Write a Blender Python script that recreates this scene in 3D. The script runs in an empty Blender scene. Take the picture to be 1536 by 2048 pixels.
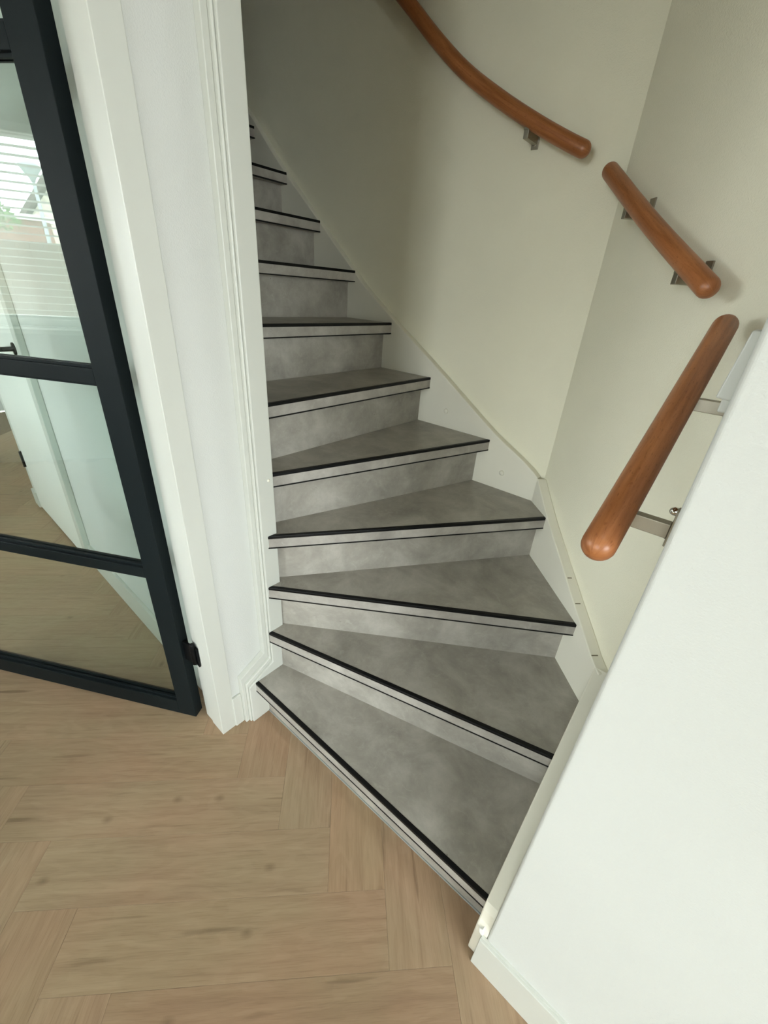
import bpy, math, random
from mathutils import Vector, Matrix
random.seed(7)
R = math.radians
scene = bpy.context.scene
col = scene.collection

# ------------------------------------------------------------------ camera
cam_d = bpy.data.cameras.new('camera')
cam = bpy.data.objects.new('camera', cam_d)
col.objects.link(cam)
MC = ((0.7541328916, 0.3504682147, -0.5553878035),
      (0.6536328216, -0.3186307280, 0.6864682030),
      (0.0636216654, -0.8807079480, -0.4693674403))
cam.matrix_world = Matrix(((MC[0][0], -MC[0][1], -MC[0][2], 0.0),
                           (MC[1][0], -MC[1][1], -MC[1][2], 0.0),
                           (MC[2][0], -MC[2][1], -MC[2][2], 1.41),
                           (0, 0, 0, 1)))
cam_d.sensor_fit = 'HORIZONTAL'
cam_d.sensor_width = 36.0
cam_d.lens = 830.974 / 1536 * 36.0
cam_d.clip_start = 0.02
scene.camera = cam

# ------------------------------------------------------------------ world, light, exposure
world = bpy.data.worlds.new('overcast_sky')
scene.world = world
world.use_nodes = True
bg = world.node_tree.nodes['Background']
bg.inputs['Color'].default_value = (0.90, 0.96, 1.0, 1)
bg.inputs['Strength'].default_value = 16.0
scene.view_settings.view_transform = 'Standard'
scene.view_settings.look = 'None'
scene.view_settings.gamma = 1.0
scene.view_settings.use_curve_mapping = False
scene.view_settings.exposure = 0.42
cy = scene.cycles
cy.use_denoising = True
cy.max_bounces = 9
cy.diffuse_bounces = 4
cy.glossy_bounces = 4
cy.use_adaptive_sampling = True
cy.adaptive_threshold = 0.08
cy.adaptive_min_samples = 20
cy.transparent_max_bounces = 16
cy.sample_clamp_indirect = 8.0
cy.caustics_reflective = False
cy.caustics_refractive = False


def portal(name, x0, x1, y, z0, z1, loc=None, rz=0.0):
    d = bpy.data.lights.new(name, 'AREA')
    d.shape = 'RECTANGLE'
    d.size = x1 - x0
    d.size_y = z1 - z0
    d.cycles.is_portal = True
    o = bpy.data.objects.new(name, d)
    col.objects.link(o)
    o.location = loc or ((x0 + x1) / 2, y, (z0 + z1) / 2)
    o.rotation_euler = (R(90), 0, rz)     # -Z of the light looks into the room
    return o


FRONT_Y = -2.4                              # street side wall of the house
HALL_Y = -4.6                               # front end of the hall
HALL_WIN = (-0.50, 0.90, 0.60, 2.35)        # window in the front door
SIDE_X, SIDE_WIN = 4.2, (-3.50, -0.60, 0.55, 2.40)   # window in the side wall of the hall (y, z)
LIV_WIN = (-5.3, -1.40, 1.02, 2.17)
portal('hall_window_daylight', HALL_WIN[0], HALL_WIN[1], HALL_Y - 0.14, HALL_WIN[2], HALL_WIN[3])
portal('side_window_daylight', SIDE_WIN[0], SIDE_WIN[1], 0, SIDE_WIN[2], SIDE_WIN[3],
       (SIDE_X + .14, (SIDE_WIN[0] + SIDE_WIN[1]) / 2, (SIDE_WIN[2] + SIDE_WIN[3]) / 2), R(90))
KIT_FILL_WIN = (-5.5, -3.9, 0.95, 2.2)  # unseen opening, added only to brighten the dark kitchen
portal('added_kitchen_daylight', KIT_FILL_WIN[0], KIT_FILL_WIN[1], 3.34, KIT_FILL_WIN[2], KIT_FILL_WIN[3], rz=R(180))
portal('living_window_daylight', LIV_WIN[0], LIV_WIN[1], FRONT_Y - 0.14, LIV_WIN[2], LIV_WIN[3])

# ------------------------------------------------------------------ materials
MAT = {}


def new_mat(name):
    m = bpy.data.materials.new(name)
    m.use_nodes = True
    nt = m.node_tree
    b = nt.nodes['Principled BSDF']
    MAT[name] = m
    return m, nt, b


def N(nt, t, **kw):
    n = nt.nodes.new(t)
    for k, v in kw.items():
        if k in n.inputs:
            n.inputs[k].default_value = v
        else:
            setattr(n, k, v)
    return n


def L(nt, a, b):
    nt.links.new(a, b)


def srgb(r, g, b):
    def f(c):
        c /= 255
        return c / 12.92 if c <= .04045 else ((c + .055) / 1.055) ** 2.4
    return (f(r), f(g), f(b), 1)


def ramp(nt, stops):
    n = nt.nodes.new('ShaderNodeValToRGB')
    e = n.color_ramp.elements
    while len(e) > 1:
        e.remove(e[-1])
    e[0].position, e[0].color = stops[0]
    for p, c in stops[1:]:
        x = e.new(p)
        x.color = c
    return n


def coords(nt, rnd=True, scale=(1, 1, 1)):
    """object coordinates, shifted by a random amount for each object"""
    tc = nt.nodes.new('ShaderNodeTexCoord')
    mp = nt.nodes.new('ShaderNodeMapping')
    mp.inputs['Scale'].default_value = scale
    if rnd:
        oi = nt.nodes.new('ShaderNodeObjectInfo')
        mu = N(nt, 'ShaderNodeVectorMath', operation='MULTIPLY')
        mu.inputs[1].default_value = (17.3, 29.1, 7.7)
        cx = nt.nodes.new('ShaderNodeCombineXYZ')
        for i in range(3):
            L(nt, oi.outputs['Random'], cx.inputs[i])
        L(nt, cx.outputs[0], mu.inputs[0])
        ad = N(nt, 'ShaderNodeVectorMath', operation='ADD')
        L(nt, tc.outputs['Object'], ad.inputs[0])
        L(nt, mu.outputs[0], ad.inputs[1])
        L(nt, ad.outputs[0], mp.inputs['Vector'])
    else:
        L(nt, tc.outputs['Object'], mp.inputs['Vector'])
    return mp.outputs[0]


def paint(name, color, rough=.55, bump=.0, bscale=420, mott=.02, spec=.35):
    m, nt, b = new_mat(name)
    v = coords(nt, rnd=False)
    nz = N(nt, 'ShaderNodeTexNoise', Scale=3.0, Detail=3.0)
    L(nt, v, nz.inputs['Vector'])
    lo = tuple(c * (1 - mott) for c in color[:3]) + (1,)
    hi = tuple(min(1, c * (1 + mott)) for c in color[:3]) + (1,)
    rp = ramp(nt, [(.35, lo), (.65, hi)])
    L(nt, nz.outputs['Fac'], rp.inputs['Fac'])
    L(nt, rp.outputs['Color'], b.inputs['Base Color'])
    b.inputs['Roughness'].default_value = rough
    b.inputs['Specular IOR Level'].default_value = spec
    if bump:
        n2 = N(nt, 'ShaderNodeTexNoise', Scale=bscale, Detail=2.0)
        L(nt, v, n2.inputs['Vector'])
        bp = N(nt, 'ShaderNodeBump', Strength=bump, Distance=.002)
        L(nt, n2.outputs['Fac'], bp.inputs['Height'])
        L(nt, bp.outputs['Normal'], b.inputs['Normal'])
    return m


paint('wall_paint', srgb(206, 207, 201), .8, .28, 330, .012, .2)
paint('stairwell_paint', srgb(240, 236, 214), .85, .45, 300, .02, .15)
paint('trim_paint', srgb(205, 206, 197), .38, .0, 1, .01, .45)
paint('string_paint', srgb(231, 227, 211), .45, .06, 60, .02, .4)
paint('ceiling_paint', srgb(240, 239, 234), .9)
paint('door_white', srgb(238, 237, 230), .4)
paint('black_steel', srgb(22, 28, 29), .50, .06, 900, .05, .10)
paint('black_trim', srgb(9, 9, 9), .45, .0, 1, .0, .25)
paint('hinge_black', srgb(14, 15, 16), .4, .0, 1, .0, .15)
paint('plastic_white', srgb(240, 240, 236), .35)
paint('unit_white', srgb(208, 209, 201), .45)
paint('plinth_grey', srgb(150, 152, 148), .6)
paint('scuff', srgb(120, 112, 92), .8)


def metal(name, color, rough):
    m, nt, b = new_mat(name)
    b.inputs['Base Color'].default_value = color
    b.inputs['Metallic'].default_value = 1.0
    nz = N(nt, 'ShaderNodeTexNoise', Scale=600.0)
    L(nt, coords(nt, False, (1, 1, .05)), nz.inputs['Vector'])
    mr = N(nt, 'ShaderNodeMapRange')
    mr.inputs['To Min'].default_value = rough * .8
    mr.inputs['To Max'].default_value = rough * 1.2
    L(nt, nz.outputs['Fac'], mr.inputs['Value'])
    L(nt, mr.outputs['Result'], b.inputs['Roughness'])


metal('satin_nickel', srgb(168, 162, 146), .42)
metal('chrome', srgb(225, 222, 216), .08)


def concrete(name, lo, mid, hi, rough):
    m, nt, b = new_mat(name)
    v = coords(nt)
    n1 = N(nt, 'ShaderNodeTexNoise', Scale=7.0, Detail=8.0, Roughness=.66, Distortion=.3)
    L(nt, v, n1.inputs['Vector'])
    r1 = ramp(nt, [(.30, lo), (.5, mid), (.72, hi)])
    L(nt, n1.outputs['Fac'], r1.inputs['Fac'])
    # pale cloudy scratches of trowelled concrete
    n2 = N(nt, 'ShaderNodeTexNoise', Scale=26.0, Detail=8.0, Roughness=.7, Distortion=1.4)
    L(nt, v, n2.inputs['Vector'])
    r2 = ramp(nt, [(.55, (0, 0, 0, 1)), (.75, (1, 1, 1, 1))])
    L(nt, n2.outputs['Fac'], r2.inputs['Fac'])
    mx = N(nt, 'ShaderNodeMix', data_type='RGBA')
    mu = N(nt, 'ShaderNodeMath', operation='MULTIPLY')
    mu.inputs[1].default_value = .55
    L(nt, r2.outputs['Color'], mu.inputs[0])
    L(nt, mu.outputs[0], mx.inputs['Factor'])
    L(nt, r1.outputs['Color'], mx.inputs['A'])
    mx.inputs['B'].default_value = hi
    # small dark pores
    vo = N(nt, 'ShaderNodeTexVoronoi', Scale=24.0)
    L(nt, v, vo.inputs['Vector'])
    r3 = ramp(nt, [(.0, (1, 1, 1, 1)), (.035, (1, 1, 1, 1)), (.06, (0, 0, 0, 1))])
    L(nt, vo.outputs['Distance'], r3.inputs['Fac'])
    wn = N(nt, 'ShaderNodeTexNoise', Scale=9.0)
    L(nt, v, wn.inputs['Vector'])
    r4 = ramp(nt, [(.60, (0, 0, 0, 1)), (.66, (1, 1, 1, 1))])
    L(nt, wn.outputs['Fac'], r4.inputs['Fac'])
    m2 = N(nt, 'ShaderNodeMath', operation='MULTIPLY')
    L(nt, r3.outputs['Color'], m2.inputs[0])
    L(nt, r4.outputs['Color'], m2.inputs[1])
    m3 = N(nt, 'ShaderNodeMath', operation='MULTIPLY')
    m3.inputs[1].default_value = .55
    L(nt, m2.outputs[0], m3.inputs[0])
    my = N(nt, 'ShaderNodeMix', data_type='RGBA')
    L(nt, m3.outputs[0], my.inputs['Factor'])
    L(nt, mx.outputs['Result'], my.inputs['A'])
    my.inputs['B'].default_value = srgb(70, 66, 60)
    L(nt, my.outputs['Result'], b.inputs['Base Color'])
    b.inputs['Roughness'].default_value = rough
    b.inputs['Specular IOR Level'].default_value = .4
    bp = N(nt, 'ShaderNodeBump', Strength=.08, Distance=.001)
    L(nt, n2.outputs['Fac'], bp.inputs['Height'])
    L(nt, bp.outputs['Normal'], b.inputs['Normal'])


concrete('concrete_vinyl', srgb(140, 135, 126), srgb(162, 157, 147), srgb(186, 181, 171), .40)
concrete('concrete_nosing', srgb(142, 137, 130), srgb(162, 157, 149), srgb(186, 181, 173), .40)


def oak():
    m, nt, b = new_mat('oak_plank')
    oi = nt.nodes.new('ShaderNodeObjectInfo')
    v = coords(nt, True, (1, 1, 1))
    vs = coords(nt, True, (.9, 15, 15))
    # long grain
    n1 = N(nt, 'ShaderNodeTexNoise', Scale=3.2, Detail=7.0, Roughness=.62, Distortion=.9)
    L(nt, vs, n1.inputs['Vector'])
    r1 = ramp(nt, [(.22, srgb(150, 127, 104)), (.5, srgb(165, 142, 117)), (.78, srgb(174, 152, 127))])
    L(nt, n1.outputs['Fac'], r1.inputs['Fac'])
    # fine pores
    vf = coords(nt, True, (9, 190, 190))
    n2 = N(nt, 'ShaderNodeTexNoise', Scale=2.0, Detail=3.0)
    L(nt, vf, n2.inputs['Vector'])
    r2 = ramp(nt, [(.30, (.80, .79, .77, 1)), (.5, (1, 1, 1, 1))])
    L(nt, n2.outputs['Fac'], r2.inputs['Fac'])
    mm = N(nt, 'ShaderNodeMix', data_type='RGBA', blend_type='MULTIPLY')
    mm.inputs['Factor'].default_value = .55
    L(nt, r1.outputs['Color'], mm.inputs['A'])
    L(nt, r2.outputs['Color'], mm.inputs['B'])
    # cathedral figure
    nd = N(nt, 'ShaderNodeTexNoise', Scale=2.5, Detail=2.0)
    L(nt, coords(nt, True, (1.2, 5, 5)), nd.inputs['Vector'])
    wv = N(nt, 'ShaderNodeMath', operation='MULTIPLY')
    wv.inputs[1].default_value = 55.0
    L(nt, nd.outputs['Fac'], wv.inputs[0])
    sn = N(nt, 'ShaderNodeMath', operation='SINE')
    L(nt, wv.outputs[0], sn.inputs[0])
    r5 = ramp(nt, [(.0, (.86, .84, .80, 1)), (.5, (1, 1, 1, 1))])
    L(nt, sn.outputs[0], r5.inputs['Fac'])
    m5 = N(nt, 'ShaderNodeMix', data_type='RGBA', blend_type='MULTIPLY')
    m5.inputs['Factor'].default_value = .3
    L(nt, mm.outputs['Result'], m5.inputs['A'])
    L(nt, r5.outputs['Color'], m5.inputs['B'])
    # knots and dark mineral streaks
    vo = N(nt, 'ShaderNodeTexVoronoi', Scale=3.0, voronoi_dimensions='2D')
    L(nt, coords(nt, True, (1.3, 1.9, 1.9)), vo.inputs['Vector'])
    r3 = ramp(nt, [(.0, (1, 1, 1, 1)), (.02, (.75, .75, .75, 1)), (.075, (0, 0, 0, 1))])
    L(nt, vo.outputs['Distance'], r3.inputs['Fac'])
    kn = N(nt, 'ShaderNodeTexNoise', Scale=3.5, Detail=0.0)
    L(nt, coords(nt, True), kn.inputs['Vector'])
    rk = ramp(nt, [(.50, (0, 0, 0, 1)), (.58, (1, 1, 1, 1))])
    L(nt, kn.outputs['Fac'], rk.inputs['Fac'])
    mkn = N(nt, 'ShaderNodeMath', operation='MULTIPLY')
    L(nt, r3.outputs['Color'], mkn.inputs[0])
    L(nt, rk.outputs['Color'], mkn.inputs[1])
    n4 = N(nt, 'ShaderNodeTexNoise', Scale=1.6, Detail=4.0)
    L(nt, coords(nt, True, (2.0, 26, 26)), n4.inputs['Vector'])
    r4 = ramp(nt, [(.63, (0, 0, 0, 1)), (.74, (1, 1, 1, 1))])
    L(nt, n4.outputs['Fac'], r4.inputs['Fac'])
    mxk = N(nt, 'ShaderNodeMath', operation='MAXIMUM')
    L(nt, mkn.outputs[0], mxk.inputs[0])
    L(nt, r4.outputs['Color'], mxk.inputs[1])
    mk = N(nt, 'ShaderNodeMath', operation='MULTIPLY')
    mk.inputs[1].default_value = .5
    L(nt, mxk.outputs[0], mk.inputs[0])
    my = N(nt, 'ShaderNodeMix', data_type='RGBA')
    L(nt, mk.outputs[0], my.inputs['Factor'])
    L(nt, m5.outputs['Result'], my.inputs['A'])
    my.inputs['B'].default_value = srgb(92, 73, 53)
    # broad pinkish and olive clouds
    nc = N(nt, 'ShaderNodeTexNoise', Scale=3.0, Detail=2.0)
    L(nt, coords(nt, True, (1, 1.6, 1.6)), nc.inputs['Vector'])
    rcl = ramp(nt, [(.35, (1.03, .965, .93, 1)), (.65, (.98, 1.0, .95, 1))])
    L(nt, nc.outputs['Fac'], rcl.inputs['Fac'])
    mcl = N(nt, 'ShaderNodeMix', data_type='RGBA', blend_type='MULTIPLY')
    mcl.inputs['Factor'].default_value = 1.0
    L(nt, my.outputs['Result'], mcl.inputs['A'])
    L(nt, rcl.outputs['Color'], mcl.inputs['B'])
    # plank to plank tone
    rt = ramp(nt, [(0, (.90, .86, .83, 1)), (.35, (1.0, .98, .95, 1)), (.7, (.96, .97, .97, 1)), (1, (1.04, 1.0, .95, 1))])
    L(nt, oi.outputs['Random'], rt.inputs['Fac'])
    mt = N(nt, 'ShaderNodeMix', data_type='RGBA', blend_type='MULTIPLY')
    mt.inputs['Factor'].default_value = 1.0
    L(nt, mcl.outputs['Result'], mt.inputs['A'])
    L(nt, rt.outputs['Color'], mt.inputs['B'])
    L(nt, mt.outputs['Result'], b.inputs['Base Color'])
    b.inputs['Roughness'].default_value = .5
    b.inputs['Specular IOR Level'].default_value = .3
    bp = N(nt, 'ShaderNodeBump', Strength=.12, Distance=.0008)
    L(nt, n2.outputs['Fac'], bp.inputs['Height'])
    L(nt, bp.outputs['Normal'], b.inputs['Normal'])


oak()


def beech():
    m, nt, b = new_mat('varnished_beech')
    tc = nt.nodes.new('ShaderNodeTexCoord')
    mp = nt.nodes.new('ShaderNodeMapping')
    mp.inputs['Scale'].default_value = (7, 110, 1)
    L(nt, tc.outputs['UV'], mp.inputs['Vector'])
    n1 = N(nt, 'ShaderNodeTexNoise', Scale=1.0, Detail=5.0, Roughness=.6, Distortion=.4)
    L(nt, mp.outputs[0], n1.inputs['Vector'])
    r1 = ramp(nt, [(.25, srgb(138, 82, 44)), (.5, srgb(164, 103, 60)), (.75, srgb(182, 120, 74))])
    L(nt, n1.outputs['Fac'], r1.inputs['Fac'])
    m2 = nt.nodes.new('ShaderNodeMapping')
    m2.inputs['Scale'].default_value = (90, 420, 1)
    L(nt, tc.outputs['UV'], m2.inputs['Vector'])
    n2 = N(nt, 'ShaderNodeTexNoise', Scale=1.0, Detail=2.0)
    L(nt, m2.outputs[0], n2.inputs['Vector'])
    r2 = ramp(nt, [(.28, (.62, .55, .48, 1)), (.42, (1, 1, 1, 1))])
    L(nt, n2.outputs['Fac'], r2.inputs['Fac'])
    mm = N(nt, 'ShaderNodeMix', data_type='RGBA', blend_type='MULTIPLY')
    mm.inputs['Factor'].default_value = .8
    L(nt, r1.outputs['Color'], mm.inputs['A'])
    L(nt, r2.outputs['Color'], mm.inputs['B'])
    L(nt, mm.outputs['Result'], b.inputs['Base Color'])
    b.inputs['Roughness'].default_value = .36
    b.inputs['Specular IOR Level'].default_value = .5


beech()


def glass(name, tint, ior=1.52):
    m, nt, b = new_mat(name)
    nt.nodes.remove(b)
    out = nt.nodes['Material Output']
    # the same reflectance at both faces of the sheet
    fr = N(nt, 'ShaderNodeFresnel')
    ge = nt.nodes.new('ShaderNodeNewGeometry')
    io = N(nt, 'ShaderNodeMapRange')
    io.inputs['To Min'].default_value = ior
    io.inputs['To Max'].default_value = 1 / ior
    L(nt, ge.outputs['Backfacing'], io.inputs['Value'])
    L(nt, io.outputs['Result'], fr.inputs['IOR'])
    tr = N(nt, 'ShaderNodeBsdfTransparent', Color=tint)
    gl = N(nt, 'ShaderNodeBsdfGlossy', Color=(1, 1, 1, 1), Roughness=0.0)
    mx = nt.nodes.new('ShaderNodeMixShader')
    L(nt, fr.outputs[0], mx.inputs[0])
    L(nt, tr.outputs[0], mx.inputs[1])
    L(nt, gl.outputs[0], mx.inputs[2])
    L(nt, mx.outputs[0], out.inputs['Surface'])


glass('door_glass', (.905, .965, .945, 1), 1.65)
glass('window_glass', (.97, .985, .98, 1))


def brick():
    m, nt, b = new_mat('street_brick')
    bt = nt.nodes.new('ShaderNodeTexBrick')
    bt.inputs['Color1'].default_value = srgb(150, 96, 74)
    bt.inputs['Color2'].default_value = srgb(128, 82, 66)
    bt.inputs['Mortar'].default_value = srgb(160, 150, 138)
    bt.inputs['Scale'].default_value = 4.5
    tc = nt.nodes.new('ShaderNodeTexCoord')
    mp = nt.nodes.new('ShaderNodeMapping')
    mp.inputs['Rotation'].default_value = (R(90), 0, 0)
    L(nt, tc.outputs['Object'], mp.inputs['Vector'])
    L(nt, mp.outputs[0], bt.inputs['Vector'])
    L(nt, bt.outputs['Color'], b.inputs['Base Color'])
    b.inputs['Roughness'].default_value = .9


brick()
paint('fence_wood', srgb(104, 88, 74), .85, .2, 40, .15)
paint('leaf_green', srgb(92, 128, 62), .7, .0, 1, .25)
paint('bark', srgb(88, 72, 58), .9, .3, 40, .15)
paint('lamp_grey', srgb(150, 160, 160), .5)
paint('paving', srgb(150, 146, 138), .9, .2, 60, .1)
paint('roof_tile', srgb(84, 72, 68), .8, .2, 30, .1)
paint('subfloor', srgb(120, 104, 84), .9)

# ------------------------------------------------------------------ mesh helpers
WORLD = {}


def wloc(o):
    return WORLD.get(o.name, Vector((0, 0, 0))) if o else Vector((0, 0, 0))


def empty(name, loc):
    o = bpy.data.objects.new(name, None)
    o.empty_display_size = .1
    col.objects.link(o)
    o.location = loc
    WORLD[o.name] = Vector(loc)
    return o


def build(name, verts, faces, mat, parent=None, bevel=0, segs=2, smooth=False, uvs=None, base=None):
    """verts in world coordinates; the origin goes to the base centre"""
    xs = [v[0] for v in verts]; ys = [v[1] for v in verts]; zs = [v[2] for v in verts]
    c = Vector(base) if base else Vector(((min(xs) + max(xs)) / 2, (min(ys) + max(ys)) / 2, min(zs)))
    me = bpy.data.meshes.new(name)
    me.from_pydata([tuple(Vector(v) - c) for v in verts], [], faces)
    me.update()
    if uvs:
        ul = me.uv_layers.new(name='UVMap')
        for poly in me.polygons:
            for li in poly.loop_indices:
                ul.data[li].uv = uvs[me.loops[li].vertex_index]
    me.materials.append(MAT[mat])
    if smooth:
        for p in me.polygons:
            p.use_smooth = True
    o = bpy.data.objects.new(name, me)
    col.objects.link(o)
    o.parent = parent
    o.location = c - wloc(parent)
    WORLD[o.name] = c
    if bevel:
        md = o.modifiers.new('bevel', 'BEVEL')
        md.width = bevel
        md.segments = segs
        md.limit_method = 'ANGLE'
        md.angle_limit = R(35)
    return o


def extrude(poly, a, b):
    """closed polygon of 3D points extruded along the vector b-a (given as offsets)"""
    n = len(poly)
    V = [tuple(Vector(p) + Vector(a)) for p in poly] + [tuple(Vector(p) + Vector(b)) for p in poly]
    F = [tuple(range(n))[::-1], tuple(range(n, 2 * n))]
    for i in range(n):
        j = (i + 1) % n
        F.append((i, j, n + j, n + i))
    return V, F


def area2(poly):
    return sum(poly[i][0] * poly[(i + 1) % len(poly)][1] - poly[(i + 1) % len(poly)][0] * poly[i][1] for i in range(len(poly)))


def prism(name, poly, z0, z1, mat, parent=None, **kw):
    if area2(poly) < 0:
        poly = poly[::-1]
    V, F = extrude([(p[0], p[1], 0) for p in poly], (0, 0, z0), (0, 0, z1))
    return build(name, V, F, mat, parent, **kw)


def prism_x(name, poly, x0, x1, mat, parent=None, **kw):
    """polygon in (y, z) extruded along x"""
    if area2(poly) < 0:
        poly = poly[::-1]
    V, F = extrude([(0, p[0], p[1]) for p in poly], (x0, 0, 0), (x1, 0, 0))
    return build(name, V, F, mat, parent, **kw)


def prism_y(name, poly, y0, y1, mat, parent=None, **kw):
    """polygon in (x, z) extruded along y"""
    if area2(poly) > 0:
        poly = poly[::-1]
    V, F = extrude([(p[0], 0, p[1]) for p in poly], (0, y0, 0), (0, y1, 0))
    return build(name, V, F, mat, parent, **kw)


def box(name, x0, x1, y0, y1, z0, z1, mat, parent=None, **kw):
    return prism(name, [(x0, y0), (x1, y0), (x1, y1), (x0, y1)], z0, z1, mat, parent, **kw)


def obox(name, o, ax, ay, az, rx, ry, rz, mat, parent=None, **kw):
    """oriented box: ranges rx, ry, rz along unit vectors ax, ay, az from point o"""
    o = Vector(o); ax = Vector(ax); ay = Vector(ay); az = Vector(az)
    V = []
    for k in rz:
        for (i, j) in ((0, 0), (1, 0), (1, 1), (0, 1)):
            V.append(tuple(o + ax * rx[i] + ay * ry[j] + az * k))
    F = [(3, 2, 1, 0), (4, 5, 6, 7), (0, 1, 5, 4), (1, 2, 6, 5), (2, 3, 7, 6), (3, 0, 4, 7)]
    if ax.cross(ay).dot(az) < 0:
        F = [f[::-1] for f in F]
    return build(name, V, F, mat, parent, **kw)


def catmull(pts, n=8):
    P = [Vector(p) for p in pts]
    P = [P[0] * 2 - P[1]] + P + [P[-1] * 2 - P[-2]]
    out = []
    for i in range(1, len(P) - 2):
        a, b, c, d = P[i - 1], P[i], P[i + 1], P[i + 2]
        for k in range(n):
            t = k / n
            out.append(.5 * ((2 * b) + (c - a) * t + (2 * a - 5 * b + 4 * c - d) * t * t + (3 * b - a - 3 * c + d) * t ** 3))
    out.append(P[-2])
    return out


def rod(name, pts, r, mat, parent=None, seg=24, caps=7):
    """round rod with hemispherical ends along a path of points (the end points are the tips)"""
    P = [Vector(p) for p in pts]
    rings = []
    n = len(P)
    T = [(P[min(i + 1, n - 1)] - P[max(i - 1, 0)]).normalized() for i in range(n)]
    up = Vector((0, 0, 1))
    a = P[0] + T[0] * r
    bnd = P[-1] - T[-1] * r
    for k in range(1, caps):
        th = math.pi / 2 * k / caps
        rings.append((a - T[0] * r * math.cos(th), T[0], r * math.sin(th)))
    rings.append((a, T[0], r))
    for i in range(1, n - 1):
        if (P[i] - P[0]).length > r * 1.6 and (P[i] - P[-1]).length > r * 1.6:
            rings.append((P[i], T[i], r))
    rings.append((bnd, T[-1], r))
    for k in range(caps - 1, 0, -1):
        th = math.pi / 2 * k / caps
        rings.append((bnd + T[-1] * r * math.cos(th), T[-1], r * math.sin(th)))
    V, F, U = [], [], []
    s = 0
    for i, (c, t, rr) in enumerate(rings):
        if i:
            s += (c - rings[i - 1][0]).length
        u = up.cross(t).normalized()
        w = t.cross(u)
        for k in range(seg):
            an = 2 * math.pi * k / seg
            V.append(tuple(c + u * rr * math.cos(an) + w * rr * math.sin(an)))
            U.append((s, abs(k / seg - .5) * .13))
    m = len(rings)
    for i in range(m - 1):
        for k in range(seg):
            k2 = (k + 1) % seg
            F.append((i * seg + k, i * seg + k2, (i + 1) * seg + k2, (i + 1) * seg + k))
    V.append(tuple(P[0])); U.append((0, 0))
    V.append(tuple(P[-1])); U.append((s, 0))
    for k in range(seg):
        k2 = (k + 1) % seg
        F.append((len(V) - 2, k2, k))
        F.append((len(V) - 1, (m - 1) * seg + k, (m - 1) * seg + k2))
    return build(name, V, F, mat, parent, smooth=True, uvs=U)


def lathe(name, c, axis, prof, mat, parent=None, seg=16):
    """profile [(radius, height)] turned about an axis through c"""
    c = Vector(c); axis = Vector(axis).normalized()
    ref = Vector((0, 0, 1)) if abs(axis.z) < .9 else Vector((1, 0, 0))
    u = ref.cross(axis).normalized(); w = axis.cross(u)
    V, F = [], []
    for (r, h) in prof:
        for k in range(seg):
            an = 2 * math.pi * k / seg
            V.append(tuple(c + axis * h + u * r * math.cos(an) + w * r * math.sin(an)))
    for i in range(len(prof) - 1):
        for k in range(seg):
            k2 = (k + 1) % seg
            F.append((i * seg + k, i * seg + k2, (i + 1) * seg + k2, (i + 1) * seg + k))
    F.append(tuple(range(seg))[::-1])
    F.append(tuple(range((len(prof) - 1) * seg, len(prof) * seg)))
    return build(name, V, F, mat, parent, smooth=True)


def tag(o, label=None, cat=None, group=None, kind=None):
    if label: o['label'] = label
    if cat: o['category'] = cat
    if group: o['group'] = group
    if kind: o['kind'] = kind
    return o


def struct(o, label=None):
    return tag(o, label, kind='structure')


def clip(poly, p, n):
    """keep the side of the line through p where (q-p).n >= 0"""
    out = []
    m = len(poly)
    for i in range(m):
        a, b = poly[i], poly[(i + 1) % m]
        da = (a[0] - p[0]) * n[0] + (a[1] - p[1]) * n[1]
        db = (b[0] - p[0]) * n[0] + (b[1] - p[1]) * n[1]
        if da >= 0:
            out.append(a)
        if (da >= 0) != (db >= 0):
            t = da / (da - db)
            out.append((a[0] + (b[0] - a[0]) * t, a[1] + (b[1] - a[1]) * t))
    return out


# ------------------------------------------------------------------ dimensions found from the photograph
HR = .1846                      # step rise
XL, XN = -.966, -.927           # left wall face, newel face
YW, YF = .437, .490             # living room wall, foreground wall
XR = -.008                      # right wall of the stairs
YB = 1.502                      # back wall of the stairs
DG = 1.047                      # diagonal wall: x + y = DG
ZC, ZT = 2.50, 5.0              # hall ceiling, top of the stairwell

# ------------------------------------------------------------------ room shell
floor = struct(box('floor', -6.0, SIDE_X + .1, HALL_Y - .1, 3.2, -.06, -.012, 'subfloor'),
               'light oak herringbone floor running through hall and living room')

PW, PL_ = .1515, .772
s2 = math.sqrt(.5)
U0, V0 = -.175, .650            # lower left corner of one plank that points to the upper left


def uv2xy(u, v):
    return ((u - v) * s2, (u + v) * s2)


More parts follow.
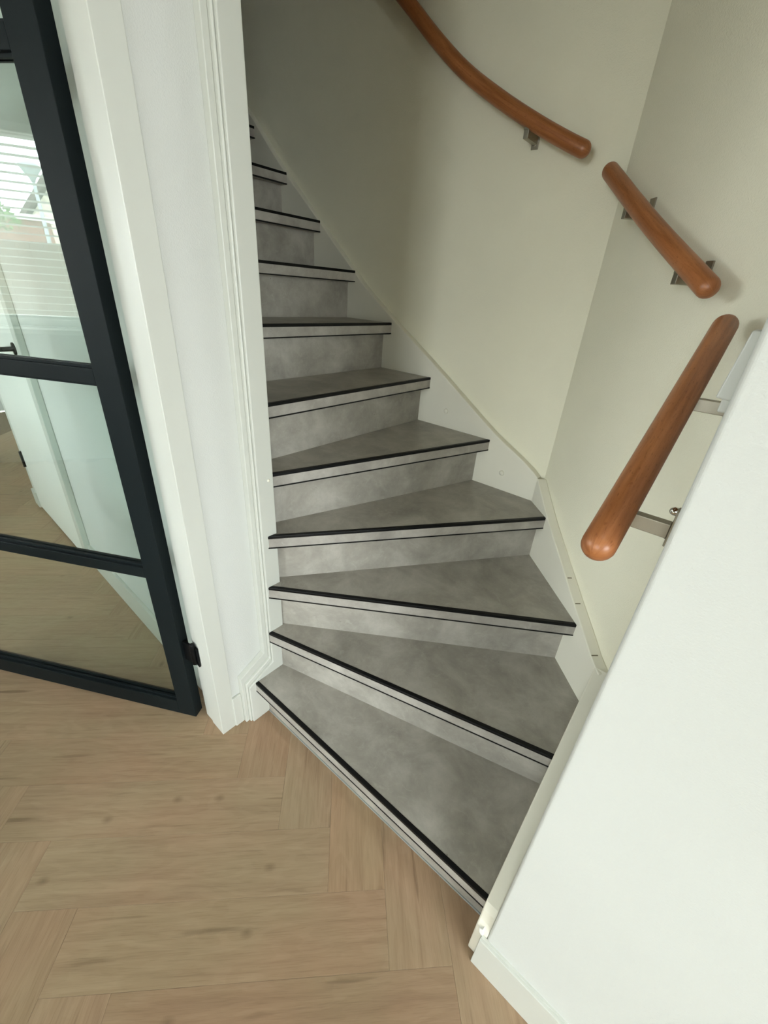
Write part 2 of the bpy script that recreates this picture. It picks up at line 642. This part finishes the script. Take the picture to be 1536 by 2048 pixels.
gap = .00015
hl, hw = PL_ / 2 - gap, PW / 2 - gap
bv = .0004
pv = [(-hl, -hw, -.012), (hl, -hw, -.012), (hl, hw, -.012), (-hl, hw, -.012),
      (-hl, -hw, -bv), (hl, -hw, -bv), (hl, hw, -bv), (-hl, hw, -bv),
      (-hl + bv, -hw + bv, 0), (hl - bv, -hw + bv, 0), (hl - bv, hw - bv, 0), (-hl + bv, hw - bv, 0)]
pf = [(3, 2, 1, 0), (8, 9, 10, 11)]
for b0 in (0, 4):
    for i in range(4):
        j = (i + 1) % 4
        pf.append((b0 + i, b0 + j, b0 + 4 + j, b0 + 4 + i))
plank_me = bpy.data.meshes.new('plank')
plank_me.from_pydata(pv, [], pf)
plank_me.materials.append(MAT['oak_plank'])
n_pl = 0
for i in range(-40, 41):
    for j in range(-6, 7):
        for kind in (0, 1):
            if kind == 0:       # long in v
                u = U0 + i * PW + j * PL_ + PW / 2
                v = V0 - i * PW + j * PL_ + PL_ / 2
                ang = R(135)
            else:               # long in u
                u = U0 + PW + i * PW + j * PL_ - PL_ / 2
                v = V0 - i * PW + j * PL_ - PW / 2
                ang = R(45)
            x, y = uv2xy(u, v)
            inside = (-1.25 < x < 1.45 and -2.15 < y < .72) or (1.45 <= x < 2.3 and -1.6 < y < .72) or (-5.2 < x <= -1.25 and -2.15 < y < .72) or (-5.2 < x < -3.3 and .3 < y < 2.2)
            if not inside:
                continue
            o = bpy.data.objects.new('plank', plank_me)
            col.objects.link(o)
            o.parent = floor
            o.location = Vector((x, y, 0)) - wloc(floor)
            o.rotation_euler = (0, 0, ang)
            n_pl += 1

rc = .006
arc = [(XR + rc - rc * math.cos(t), YF + rc - rc * math.sin(t)) for t in [math.pi / 2 * k / 5 for k in range(6)]]
struct(prism('wall_right', arc + [(SIDE_X, YF), (SIDE_X, .62), (.112, .62), (.112, DG - XR + .05), (XR, DG - XR)], 0, ZT, 'wall_paint'),
       'white painted wall in the right foreground, its end forming the right side of the stairs')
xc = DG - YB
struct(prism('wall_diagonal', [(XR, DG - XR), (.112, DG - XR + .05), (xc + .06, YB + .12), (xc, YB)], 0, ZT, 'stairwell_paint'),
       'off-white diagonal wall across the corner of the winding stairs')
struct(box('wall_back', -4.7, xc, YB, YB + .12, 0, ZT, 'stairwell_paint'),
       'off-white wall behind the upper flight of stairs')
struct(box('wall_left', -3.35, XL, YW, .600, 0, ZT, 'wall_paint'),
       'white partition wall between living room and stairs')
struct(box('wall_stair_end', -4.82, -4.7, .3, YB + .12, ZC, ZT, 'stairwell_paint'))
struct(box('wall_kitchen', -3.47, -3.35, .600, 3.2, 0, ZC, 'wall_paint'))
struct(box('wall_above_hall', XL, XR, YF - .11, YF, ZC, ZT, 'stairwell_paint'))
struct(box('wall_upper_landing', -4.7, -3.35, YW, .60, ZC + .27, ZT, 'stairwell_paint'))
struct(box('ceiling_stairwell', -4.82, .112, .38, YB + .12, ZT, ZT + .1, 'ceiling_paint'))
struct(box('ceiling_hall', -1.08, SIDE_X, HALL_Y, YF - .11, ZC, ZC + .2, 'ceiling_paint'))
struct(box('ceiling_living', -6.0, -1.08, FRONT_Y, YW, ZC, ZC + .2, 'ceiling_paint'))
struct(box('ceiling_kitchen', -6.0, -3.47, YW, 3.2, ZC, ZC + .2, 'ceiling_paint'))
struct(box('wall_living_far', -6.12, -6.0, FRONT_Y, 3.2, 0, ZC, 'wall_paint'))
struct(box('wall_doorway', -1.075, XL, HALL_Y, -.58, 0, ZC, 'wall_paint'))
struct(box('wall_above_door', -1.075, XL, -.58, YW, 2.37, ZC, 'wall_paint'))
lx0, lx1, lz0, lz1 = LIV_WIN
hx0, hx1, hz0, hz1 = HALL_WIN


def front_wall(name, a, b, w, yw=FRONT_Y):
    V, F = [], []
    for (x0, x1, z0, z1) in ((a, w[0], 0, ZC), (w[1], b, 0, ZC), (w[0], w[1], 0, w[2]), (w[0], w[1], w[3], ZC)):
        v, f = extrude([(x0, 0, z0), (x0, 0, z1), (x1, 0, z1), (x1, 0, z0)], (0, yw - .12, 0), (0, yw, 0))
        k = len(V)
        V += v
        F += [tuple(i + k for i in q) for q in f]
    return struct(build(name, V, F, 'wall_paint'))


front_wall('wall_kitchen_back', -6.0, -3.47, KIT_FILL_WIN, 3.32)
front_wall('wall_street_living', -6.12, -1.075, LIV_WIN)
front_wall('wall_street_hall', -1.075, SIDE_X + .12, HALL_WIN, HALL_Y)


def window(name, w, cols, mat='door_white', yw=FRONT_Y):
    x0, x1, z0, z1 = w
    e = struct(empty(name, ((x0 + x1) / 2, yw, z0)))
    f = .055
    y0, y1 = yw - .11, yw - .04
    for (a, b, c, d) in ((x0, x1, z0, z0 + f), (x0, x1, z1 - f, z1), (x0, x0 + f, z0 + f, z1 - f), (x1 - f, x1, z0 + f, z1 - f)):
        box('window_frame', a, b, y0, y1, c, d, mat, e, bevel=.004)
    step = (x1 - x0 - f) / cols
    for i in range(cols):
        xa = x0 + f + i * step
        xb = xa + step - f
        if i:
            box('mullion', xa - f, xa, y0, y1, z0 + f, z1 - f, mat, e, bevel=.004)
        box('window_pane', xa, xb, yw - .08, yw - .075, z0 + f, z1 - f, 'window_glass', e)
    return e


window('window_1', LIV_WIN, 3)
window('added_window_4', KIT_FILL_WIN, 1, yw=3.32)  # frame and pane of the added kitchen fill opening
window('window_2', HALL_WIN, 1, yw=HALL_Y)
V, F = [], []
for (y0, y1, z0, z1) in ((HALL_Y, SIDE_WIN[0], 0, ZC), (SIDE_WIN[1], .62, 0, ZC), (SIDE_WIN[0], SIDE_WIN[1], 0, SIDE_WIN[2]), (SIDE_WIN[0], SIDE_WIN[1], SIDE_WIN[3], ZC)):
    v, f = extrude([(0, y0, z0), (0, y1, z0), (0, y1, z1), (0, y0, z1)], (SIDE_X, 0, 0), (SIDE_X + .12, 0, 0))
    k = len(V)
    V += v
    F += [tuple(i + k for i in q) for q in f]
struct(build('wall_hall_side', V, F, 'wall_paint'))
w3 = struct(empty('window_3', (SIDE_X + .08, (SIDE_WIN[0] + SIDE_WIN[1]) / 2, SIDE_WIN[2])))
y0, y1, z0, z1 = SIDE_WIN
for (a, b, c, d) in ((y0, y1, z0, z0 + .05), (y0, y1, z1 - .05, z1), (y0, y0 + .05, z0 + .05, z1 - .05), (y1 - .05, y1, z0 + .05, z1 - .05)):
    box('window_frame', SIDE_X + .04, SIDE_X + .10, a, b, c, d, 'door_white', w3, bevel=.004)
box('window_pane', SIDE_X + .068, SIDE_X + .073, y0 + .05, y1 - .05, z0 + .05, z1 - .05, 'window_glass', w3)
struct(box('trim_1', lx0 - .05, lx1 + .05, FRONT_Y, FRONT_Y + .14, lz0 - .035, lz0 - .004, 'door_white', bevel=.004))

# foreground baseboard
bb = struct(box('baseboard_right', -.0205, SIDE_X, .4785, YF, 0, .128, 'trim_paint', bevel=.0015),
            'white baseboard along the foreground wall at the foot of the stairs')
box('sealant', -.0185, SIDE_X, .4855, YF + .001, .128, .1300, 'trim_paint', bb)

# door frame jamb at the left
jf = struct(box('trim_2', -1.033, -.962, .384, .4368, 0, 2.37, 'trim_paint', bevel=.0015),
            'white painted door post between glass door and stair newel')
box('door_stop', -1.078, -1.036, .3865, .437, 0, 2.37, 'trim_paint', jf, bevel=.001)
struct(box('trim_3', -1.078, -.962, -.61, -.572, 0, 2.37, 'trim_paint', bevel=.0015))
struct(box('trim_4', -1.078, -.962, -.572, .384, 2.335, 2.37, 'trim_paint', bevel=.0015))
struct(box('baseboard_left', XL, -.9565, .4330, .4655, 0, .141, 'trim_paint', bevel=.0025),
       'short white skirting piece between door post and newel board')
# living room skirting
sk = struct(box('baseboard_living', -2.335, -1.079, .4235, YW, 0, .128, 'trim_paint', bevel=.002),
            'white skirting board along the living room wall behind the glass door')

# ------------------------------------------------------------------ staircase
stair = empty('staircase', (-.6, .95, 0))
tag(stair, 'winding closed staircase with grey concrete-look treads and black nosing strips', 'staircase')

YS = 1.472                       # face of the string board on the back wall
DS = .998                        # diagonal string face: x + y = DS
REGION = [(XN, .40), (-.030, .40), (-.040, DS + .040), (DS - YS, YS), (-4.6, YS), (-4.6, .637), (XN, .637)]
NOSE = {1: ((-.927, .508), (-.045, .5275)), 2: ((-.928, .577), (-.0478, .8225)), 3: ((-.925, .5905), (-.138, 1.136)),
        4: ((-.928, .6005), (-.377, 1.3715)), 5: ((-.945, .651), (-.686, 1.472)), 6: ((-1.003, .69), (-.995, 1.472))}
NST = 15
for k in range(7, NST + 1):
    x = -1.0 - .2222 * (k - 6)
    NOSE[k] = ((x, .69), (x, 1.472))
TH, OV = .0425, .044


def line(k, off=0.0):
    a, b = NOSE[k]
    dx, dy = b[0] - a[0], b[1] - a[1]
    l = math.hypot(dx, dy)
    d = (dx / l, dy / l)
    n = (-d[1], d[0])            # points up the stairs
    return (a[0] + n[0] * off, a[1] + n[1] * off), n


for k in range(1, NST + 1):
    z = k * HR
    p, n = line(k)

    def band(o0, o1):
        q0, _ = line(k, o0)
        q1, _ = line(k, o1)
        return clip(clip(REGION, q0, n), q1, (-n[0], -n[1]))
    if k < NST:
        q, n2 = line(k + 1, OV + .012)
        top = clip(clip(REGION, line(k, .0)[0], n), q, (-n2[0], -n2[1]))
    else:
        top = clip(clip(REGION, p, n), (-4.6, 1), (1, 0))
    # the slab starts just behind the edge profile
    slab = clip(top, line(k, .0125)[0], n)
    tr = prism('tread', slab, z - TH, z, 'concrete_vinyl', stair)
    prism('nosing_face', band(.0012, .0128), z - TH + .0035, z - .0088, 'concrete_nosing', tr)
    # black profile: flat on the tread, wrapped over the edge
    prism('nosing_trim', band(0, .0130), z - .0090, z + .0009, 'black_trim', tr, bevel=.0015)
    prism('nosing_edge', band(0, .0128), z - TH - .0005, z - TH + .0036, 'black_trim', tr)
    rs = band(OV, OV + .012)
    prism('riser', rs, (k - 1) * HR, z - TH, 'concrete_vinyl', stair)
prism('riser_plinth', clip(clip(REGION, line(1, OV - .003)[0], line(1)[1]), line(1, OV)[0], (-line(1)[1][0], -line(1)[1][1])), 0, .006, 'plinth_grey', stair)
struct(box('floor_landing', -4.7, -3.2, .60, YB, ZC, NST * HR - TH - .02, 'subfloor'))

# string boards against the walls
top_b = [(-2.121, 2.059), (-1.934, 1.877), (-1.669, 1.655), (-1.415, 1.443), (-1.235, 1.318), (-1.004, 1.171),
         (-.823, 1.051), (-.671, .951), (-.554, .888), (-.463, .8315)]
tb = [(-3.1, 2.059 + .979 * .834)] + [tuple(v) for v in [(q.x, q.y) for q in catmull([(a, b, 0) for a, b in top_b], 3)]]
xs0 = DS - YS
tb[-1] = (xs0 + .004, .832)
prism_y('string_board', tb + [(xs0 + .004, .30), (-1.2, .30), (-3.1, 1.9)], YS, YB, 'string_paint', stair, bevel=.003)
# diagonal string board
top_d = [(-.4705, .832), (-.367, .7405), (-.267, .668), (-.179, .605), (-.117, .564), (-.072, .531), (-.045, .518), (-.033, .515)]
dn = Vector((s2, s2, 0))
pts = [Vector((x, DS - x, z)) for x, z in top_d] + [Vector((-.033, DS + .033, .0)), Vector((-.4705, DS + .4705, .0))]
V, F = extrude(pts, (0, 0, 0), dn * ((DG - DS) * s2))
build('string_board', V, F, 'string_paint', stair, bevel=.003)
# right string board, running down along the end of the foreground wall
top_r = [(DS + .052, .520), (.95, .468), (.80, .384), (.65, .300), (.545, .243), (.512, .222), (.502, .203), (.499, .165), (.4915, .15), (.4915, .03), (.497, .012), (.497, 0)]
pts = [(y, z) for y, z in top_r] + [(DS + .052, 0)]


def xin(y):
    return -.0385 - .0105 * (y - .49) / .56


n = len(pts)
V = [(xin(y), y, z) for y, z in pts] + [(XR, y, z) for y, z in pts]
F = [tuple(range(n)), tuple(range(n, 2 * n))[::-1]] + [(i, n + i, n + (i + 1) % n, (i + 1) % n) for i in range(n)]
rsb = build('string_board', V, F, 'string_paint', stair, bevel=.003)
# rough filler at the bottom end
V, F = extrude([(-.030, .4925, .150), (-.0215, .4925, .158), (-.017, .4925, .135), (-.020, .4925, .128), (-.027, .4925, .134)], (0, -.005, 0), (0, .012, 0))
build('filler', V, F, 'plastic_white', rsb, bevel=.001)

# screw caps on the strings
for c, ax in (((-.902, YS, .99), (0, -1, 0)), ((-.612, YS, .808), (0, -1, 0)), ((XN, .6194, .918), (1, 0, 0))):
    lathe('screw_cap', c, ax, [(.0105, 0), (.0100, .002), (.0075, .0042), (.003, .0052)] if ax[0] == 0 else [(.005, 0), (.004, .002), (.001, .003)], 'string_paint', stair, 18)

# newel board with its moulding
newel = prism_x('newel_board', [(.4845, 0), (.6355, 0), (.6355, 2.6), (.5835, 2.6), (.5835, .2275), (.4845, .176)], XL, XN, 'trim_paint', stair, bevel=.0025)


def strip(name, a, b, x1, bev):
    return prism_x(name, a + b[::-1], XL, x1, 'trim_paint', newel, bevel=bev)


o_out = [(.4655, 0), (.4655, .2215), (.5620, .2720), (.5620, 2.6)]
o_mid = [(.4782, 0), (.4782, .1935), (.5772, .2445), (.5772, 2.6)]
o_in = [(.4845, 0), (.4845, .176), (.5835, .2275), (.5835, 2.6)]
strip('moulding', o_out, o_mid, -.9445, .002)
strip('bead', o_mid, o_in, -.9345, .003)
# scuff marks on the diagonal string top
for (t, sz) in ((.245, .010), (.30, .012), (.40, .014)):
    x = -.4705 + t
    zz = None
    for (a, b) in zip(top_d[:-1], top_d[1:]):
        if a[0] <= x <= b[0]:
            f = (x - a[0]) / (b[0] - a[0])
            zz = a[1] + f * (b[1] - a[1])
    if zz:
        c = Vector((x, DS - x, zz)) + dn * .014
        tdir = Vector((s2, -s2, -.42)).normalized()
        obox('scuff_mark', c, tdir, dn, tdir.cross(dn) * -1 if tdir.cross(dn).z < 0 else tdir.cross(dn), (-.0016, .0016), (-sz * .8, sz * .6), (-.002, .0006), 'scuff', stair)

# ------------------------------------------------------------------ handrails
RR = .0205


def bracket(parent, P, nrm, wall, up=.030, down=.040):
    """flat metal bracket: P a point on the rail axis, nrm points from wall to rail, wall = distance"""
    P = Vector(P); nrm = Vector(nrm); zu = Vector((0, 0, 1)); t = zu.cross(nrm)
    w = .011
    base = P - nrm * wall
    za = -RR - .004
    V, F = [], []

    def add(rx, ry, rz):
        k = len(V)
        for c in rz:
            for (i, j) in ((0, 0), (1, 0), (1, 1), (0, 1)):
                V.append(tuple(base + nrm * rx[i] + t * ry[j] + zu * c))
        for q in [(3, 2, 1, 0), (4, 5, 6, 7), (0, 1, 5, 4), (1, 2, 6, 5), (2, 3, 7, 6), (3, 0, 4, 7)]:
            F.append(tuple(i + k for i in q))
    add((.0, .004), (-w, w), (za - down, za + up))               # wall plate
    add((.004, wall + .010), (-w * .7, w * .7), (za - .020, za))   # arm
    add((wall - .012, wall + .010), (-w * .8, w * .8), (za, za + .006))   # saddle under the rail
    b = build('bracket', V, F, 'satin_nickel', parent, bevel=.001)
    lathe('screw', base + nrm * .004 + zu * (za - down * .62), nrm, [(.005, 0), (.0045, .002), (.002, .003)], 'chrome', b, 12)
    return b


# upper handrail on the back wall
hr = tag(empty('handrail', (-.9, 1.44, 1.95)), 'long curved varnished beech handrail on the back stairwell wall', 'handrail', 'wooden handrails of the stairs')
path = [(-3.0, 1.44, 3.69), (-2.2, 1.44, 3.022), (-1.7, 1.44, 2.605), (-1.42, 1.44, 2.374), (-1.219, 1.44, 2.206), (-1.099, 1.44, 2.103), (-.976, 1.44, 2.008), (-.842, 1.44, 1.925),
        (-.718, 1.44, 1.857), (-.62, 1.44, 1.808), (-.545, 1.44, 1.774)]
rod('rail', catmull(path, 5), RR, 'varnished_beech', hr)
bracket(hr, (-.735, 1.44, 1.866), (0, -1, 0), YB - 1.44, .01, .03)
bracket(hr, (-1.75, 1.44, 2.646), (0, -1, 0), YB - 1.44)

# middle handrail on the diagonal wall
hd = .058
sD = DG - hd * math.sqrt(2)
a = Vector((-.490, sD + .490, 1.738)); b = Vector((-.113, sD + .113, 1.446))
h2 = tag(empty('handrail', (a + b) / 2), 'short straight wooden handrail on the diagonal wall, middle of the three', 'handrail', 'wooden handrails of the stairs')
mid = (a + b) / 2 + Vector((0, 0, -.006))
rod('rail', catmull([a, mid, b], 8), RR, 'varnished_beech', h2)
for t in (.30, .80):
    bracket(h2, a.lerp(b, t), (-s2, -s2, 0), hd, .027, .012)

# lower handrail on the right wall
a = Vector((-.071, .4955, 1.1415)); b = Vector((-.071, 1.052, 1.4005))
h3 = tag(empty('handrail', (a + b) / 2), 'lower straight wooden handrail nearest the camera, beside the foreground wall', 'handrail', 'wooden handrails of the stairs')
rod('rail', catmull([a, (a + b) / 2, b], 10), RR, 'varnished_beech', h3)
b1 = bracket(h3, a.lerp(b, .20), (-1, 0, 0), .071 + XR, .02, .03)
bracket(h3, a.lerp(b, .66), (-1, 0, 0), .071 + XR, .02, .03)
pc = a.lerp(b, .42)
lathe('cap_nut', (XR, pc.y - .04, 1.155), (-1, 0, 0), [(.010, 0), (.010, .003), (.0065, .004), (.0065, .010), (.005, .0135), (.002, .0155)], 'chrome', b1, 14)

# small white wall unit beside the lower handrail
wu = tag(empty('wall_control', (XR, .72, 1.30)), 'small white wedge-shaped control unit on the right wall behind the lower handrail', 'control unit')
prism('back_plate', [(XR, .685), (-.0195, .685), (-.0195, .762), (XR, .762)], 1.300, 1.392, 'unit_white', wu, bevel=.002)
pts = [(XR, 1.3155), (-.0265, 1.3175), (-.0190, 1.3965), (XR, 1.3965)]
prism_y('cover', pts, .680, .767, 'unit_white', wu, bevel=.002)

# ------------------------------------------------------------------ black glazed door, standing open
DA = R(209.5)
dd = Vector((math.cos(DA), math.sin(DA), 0)); dt = Vector((math.cos(DA - R(90)), math.sin(DA - R(90)), 0)); dz = Vector((0, 0, 1))
D0 = Vector((-1.0849, .351, 0))
door = empty('door_1', D0)
tag(door, 'black steel framed glass door standing open at the left', kind='structure')
DW, DT, DH = .93, .0386, 2.325


def dpart(name, s0, s1, t0, t1, z0, z1, mat='black_steel', parent=door, **kw):
    return obox(name, D0, dd, dt, dz, (s0, s1), (t0, t1), (z0, z1), mat, parent, **kw)


dpart('stile', 0, .065, 0, DT, .012, DH, bevel=.0012)
dpart('stile', DW - .065, DW, 0, DT, .012, DH, bevel=.0012)
dpart('bottom_rail', .065, DW - .065, 0, DT, .012, .077, bevel=.0012)
dpart('top_rail', .065, DW - .065, 0, DT, 2.26, DH, bevel=.0012)
zb = [.077]
for zc in (.6365, 1.193, 1.7465):
    gb = dpart('glazing_bar', .065, DW - .065, 0, DT, zc - .0175, zc + .0175, bevel=.001)
    zb += [zc - .0175, zc + .0175]
zb.append(2.26)
for i in range(4):
    z0, z1 = zb[2 * i], zb[2 * i + 1]
    gp = dpart('glass_pane', .065, DW - .065, .0170, .0215, z0, z1, 'door_glass')
    # slim beads that hold the glass
    for (s0, s1, q0, q1) in ((.065, DW - .065, z0, z0 + .006), (.065, DW - .065, z1 - .006, z1)):
        for (t0, t1) in ((.0095, .0165), (.0220, .0290)):
            dpart('glazing_bead', s0, s1, t0, t1, q0, q1, 'black_steel', gp)
# hinges on the hall side edge of the stile
for zc in (.335, 1.98):
    hg = lathe('hinge', (-1.0535, .3745, zc - .045), (0, 0, 1), [(.0085, 0), (.0085, .080), (.0075, .083), (.005, .086)], 'hinge_black', door, 14)
    obox('hinge_leaf', (-1.0535, .3745, zc), (-.97, -.24, 0), (.24, -.97, 0), dz, (.0, .042), (-.003, .003), (-.045, .035), 'hinge_black', hg)
    obox('hinge_leaf', (-1.0535, .3745, zc), (1, .0, 0), (0, 1, 0), dz, (0, .016), (.004, .0098), (-.055, .025), 'hinge_black', hg)
# lever handle at the far stile
dh = dpart('door_handle', DW - .05, DW - .02, -.006, 0, 1.0, 1.14, 'hinge_black', bevel=.002)
dpart('lever', DW - .16, DW - .03, -.05, -.034, 1.055, 1.072, 'hinge_black', dh, bevel=.003)
dpart('lever_neck', DW - .044, DW - .028, -.040, -.006, 1.055, 1.072, 'hinge_black', dh)

# ------------------------------------------------------------------ white cupboard door in the living room wall
d2 = tag(empty('door_2', (-2.83, YW, 0)), 'white flush cupboard door with black lever seen through the glass door', kind='structure')
box('door_leaf', -3.255, -2.405, .4165, YW, .012, 2.05, 'door_white', d2, bevel=.002)
box('door_casing', -2.400, -2.335, .4105, YW, 0, 2.12, 'trim_paint', d2, bevel=.003)
box('door_casing', -3.330, -3.262, .4185, YW, .11, 2.12, 'trim_paint', d2, bevel=.003)
box('door_casing', -3.262, -2.400, .4105, YW, 2.055, 2.12, 'trim_paint', d2, bevel=.003)
box('plinth_block', -3.345, -3.250, .4085, YW, 0, .11, 'trim_paint', d2, bevel=.003)
for zc in (.34, 1.80):
    lathe('hinge', (-3.2585, .4125, zc - .05), (0, 0, 1), [(.010, 0), (.010, .10)], 'hinge_black', d2, 12)
ho = lathe('door_handle', (-2.46, .4165, 1.085), (0, -1, 0), [(.026, 0), (.026, .007), (.010, .008), (.010, .045)], 'hinge_black', d2, 18)
box('lever', -2.60, -2.45, .358, .374, 1.076, 1.094, 'hinge_black', ho, bevel=.004)

# ------------------------------------------------------------------ venetian blind in the living room window
bl = tag(empty('venetian_blind', ((lx0 + lx1) / 2, FRONT_Y + .0, lz0)), 'white venetian blind with open slats in the living room window', 'blind')
bx0, bx1 = lx0 + .03, lx1 - .03
by = FRONT_Y - .005
box('head_rail', bx0, bx1, by - .025, by + .025, lz1 - .05, lz1 - .005, 'plastic_white', bl, bevel=.003)
box('bottom_rail', bx0, bx1, by - .022, by + .022, lz0 + .055, lz0 + .075, 'plastic_white', bl, bevel=.004)
sm = None
nsl = 22
for i in range(nsl):
    zc = lz0 + .11 + i * (lz1 - lz0 - .18) / (nsl - 1)
    if sm is None:
        V = []
        for x in (bx0, bx1):
            for (q, w) in ((-.022, -.004), (0, .001), (.022, .002), (.022, .0034), (0, .0024), (-.022, -.0026)):
                V.append((x, by + q, zc + w))
        F = [(5, 4, 3, 2, 1, 0), (6, 7, 8, 9, 10, 11)] + [(k, (k + 1) % 6, 6 + (k + 1) % 6, 6 + k) for k in range(6)]
        sm = build('slat', V, F, 'plastic_white', bl)
        z_first = zc
    else:
        o = sm.copy()
        col.objects.link(o)
        o.location.z += zc - z_first
for x in (bx0 + .25, (bx0 + bx1) / 2, bx1 - .25):
    box('ladder_cord', x - .0015, x + .0015, by + .0225, by + .0245, lz0 + .07, lz1 - .03, 'plastic_white', bl)

# ------------------------------------------------------------------ street, seen only as a reflection in the glass
struct(box('ground', -30, 30, -40, 20, -.25, -.15, 'paving'))
fe = tag(empty('garden_fence', (-6.5, -13, -.15)), 'dark brown board fence across the street', 'fence')
fb = None
for i in range(44):
    x = -13 + i * .30
    if fb is None:
        fb = box('board', x, x + .285, -13.03, -13.0, -.15, 1.92, 'fence_wood', fe)
    else:
        o = fb.copy()
        col.objects.link(o)
        o.location.x += i * .30
        o.location.z += random.uniform(-.01, .01)
hs = tag(empty('garage', (-9.5, -19, -.15)), 'low brick outbuilding with pale gable behind the fence', 'building')
box('wall', -13, -6.9, -20, -19, -.15, 2.78, 'street_brick', hs)
box('fascia', -13.1, -6.8, -20.1, -18.9, 2.78, 2.95, 'door_white', hs)
hb = tag(empty('house', (-5.2, -22, -.15)), 'pale gabled house behind the brick outbuilding', 'building')
prism_y('gable_wall', [(-8.0, -.15), (-2.4, -.15), (-2.4, 3.2), (-5.2, 6.6), (-8.0, 3.2)], -25, -22, 'stairwell_paint', hb)
prism_y('roof', [(-8.4, 2.8), (-5.2, 6.65), (-2.0, 2.8), (-2.0, 3.05), (-5.2, 6.95), (-8.4, 3.05)], -25.3, -21.6, 'roof_tile', hb)
lp = tag(empty('street_lamp', (-5.35, -14, -.15)), 'grey street lamp with shallow cone head across the street', 'lamp')
lathe('pole', (-5.35, -14, -.15), (0, 0, 1), [(.06, 0), (.055, 1.2), (.035, 3.45)], 'lamp_grey', lp, 14)
lathe('lamp_head', (-5.35, -14, 3.28), (0, 0, 1), [(.05, 0), (.06, .05), (.24, .30), (.25, .33), (.10, .42), (.02, .44)], 'lamp_grey', lp, 20)
te = tag(empty('tree', (-7.7, -15.4, -.15)), 'leafy green tree across the street', 'tree')
lathe('trunk', (-7.7, -15.4, -.15), (0, 0, 1), [(.16, 0), (.11, 1.6), (.06, 3.2)], 'bark', te, 10)
V, F = [], []
for i in range(2600):
    while True:
        q = Vector((random.uniform(-1, 1), random.uniform(-1, 1), random.uniform(-1, 1)))
        if .25 < q.length < 1:
            break
    c = Vector((-7.7, -15.4, 2.75)) + Vector((q.x * 1.25, q.y * 1.25, q.z * 1.15)) * (.85 + .25 * math.sin(3 * q.x + 5 * q.z))
    u = Vector((random.uniform(-1, 1), random.uniform(-1, 1), random.uniform(-1, 1))).normalized()
    w = u.cross(Vector((random.uniform(-1, 1), random.uniform(-1, 1), random.uniform(-1, 1)))).normalized()
    s = random.uniform(.05, .10)
    k = len(V)
    V += [tuple(c - u * s), tuple(c + w * s * .5), tuple(c + u * s), tuple(c - w * s * .5)]
    F.append((k, k + 1, k + 2, k + 3))
cr = build('foliage', V, F, 'leaf_green', te)
tag(cr, kind='stuff')
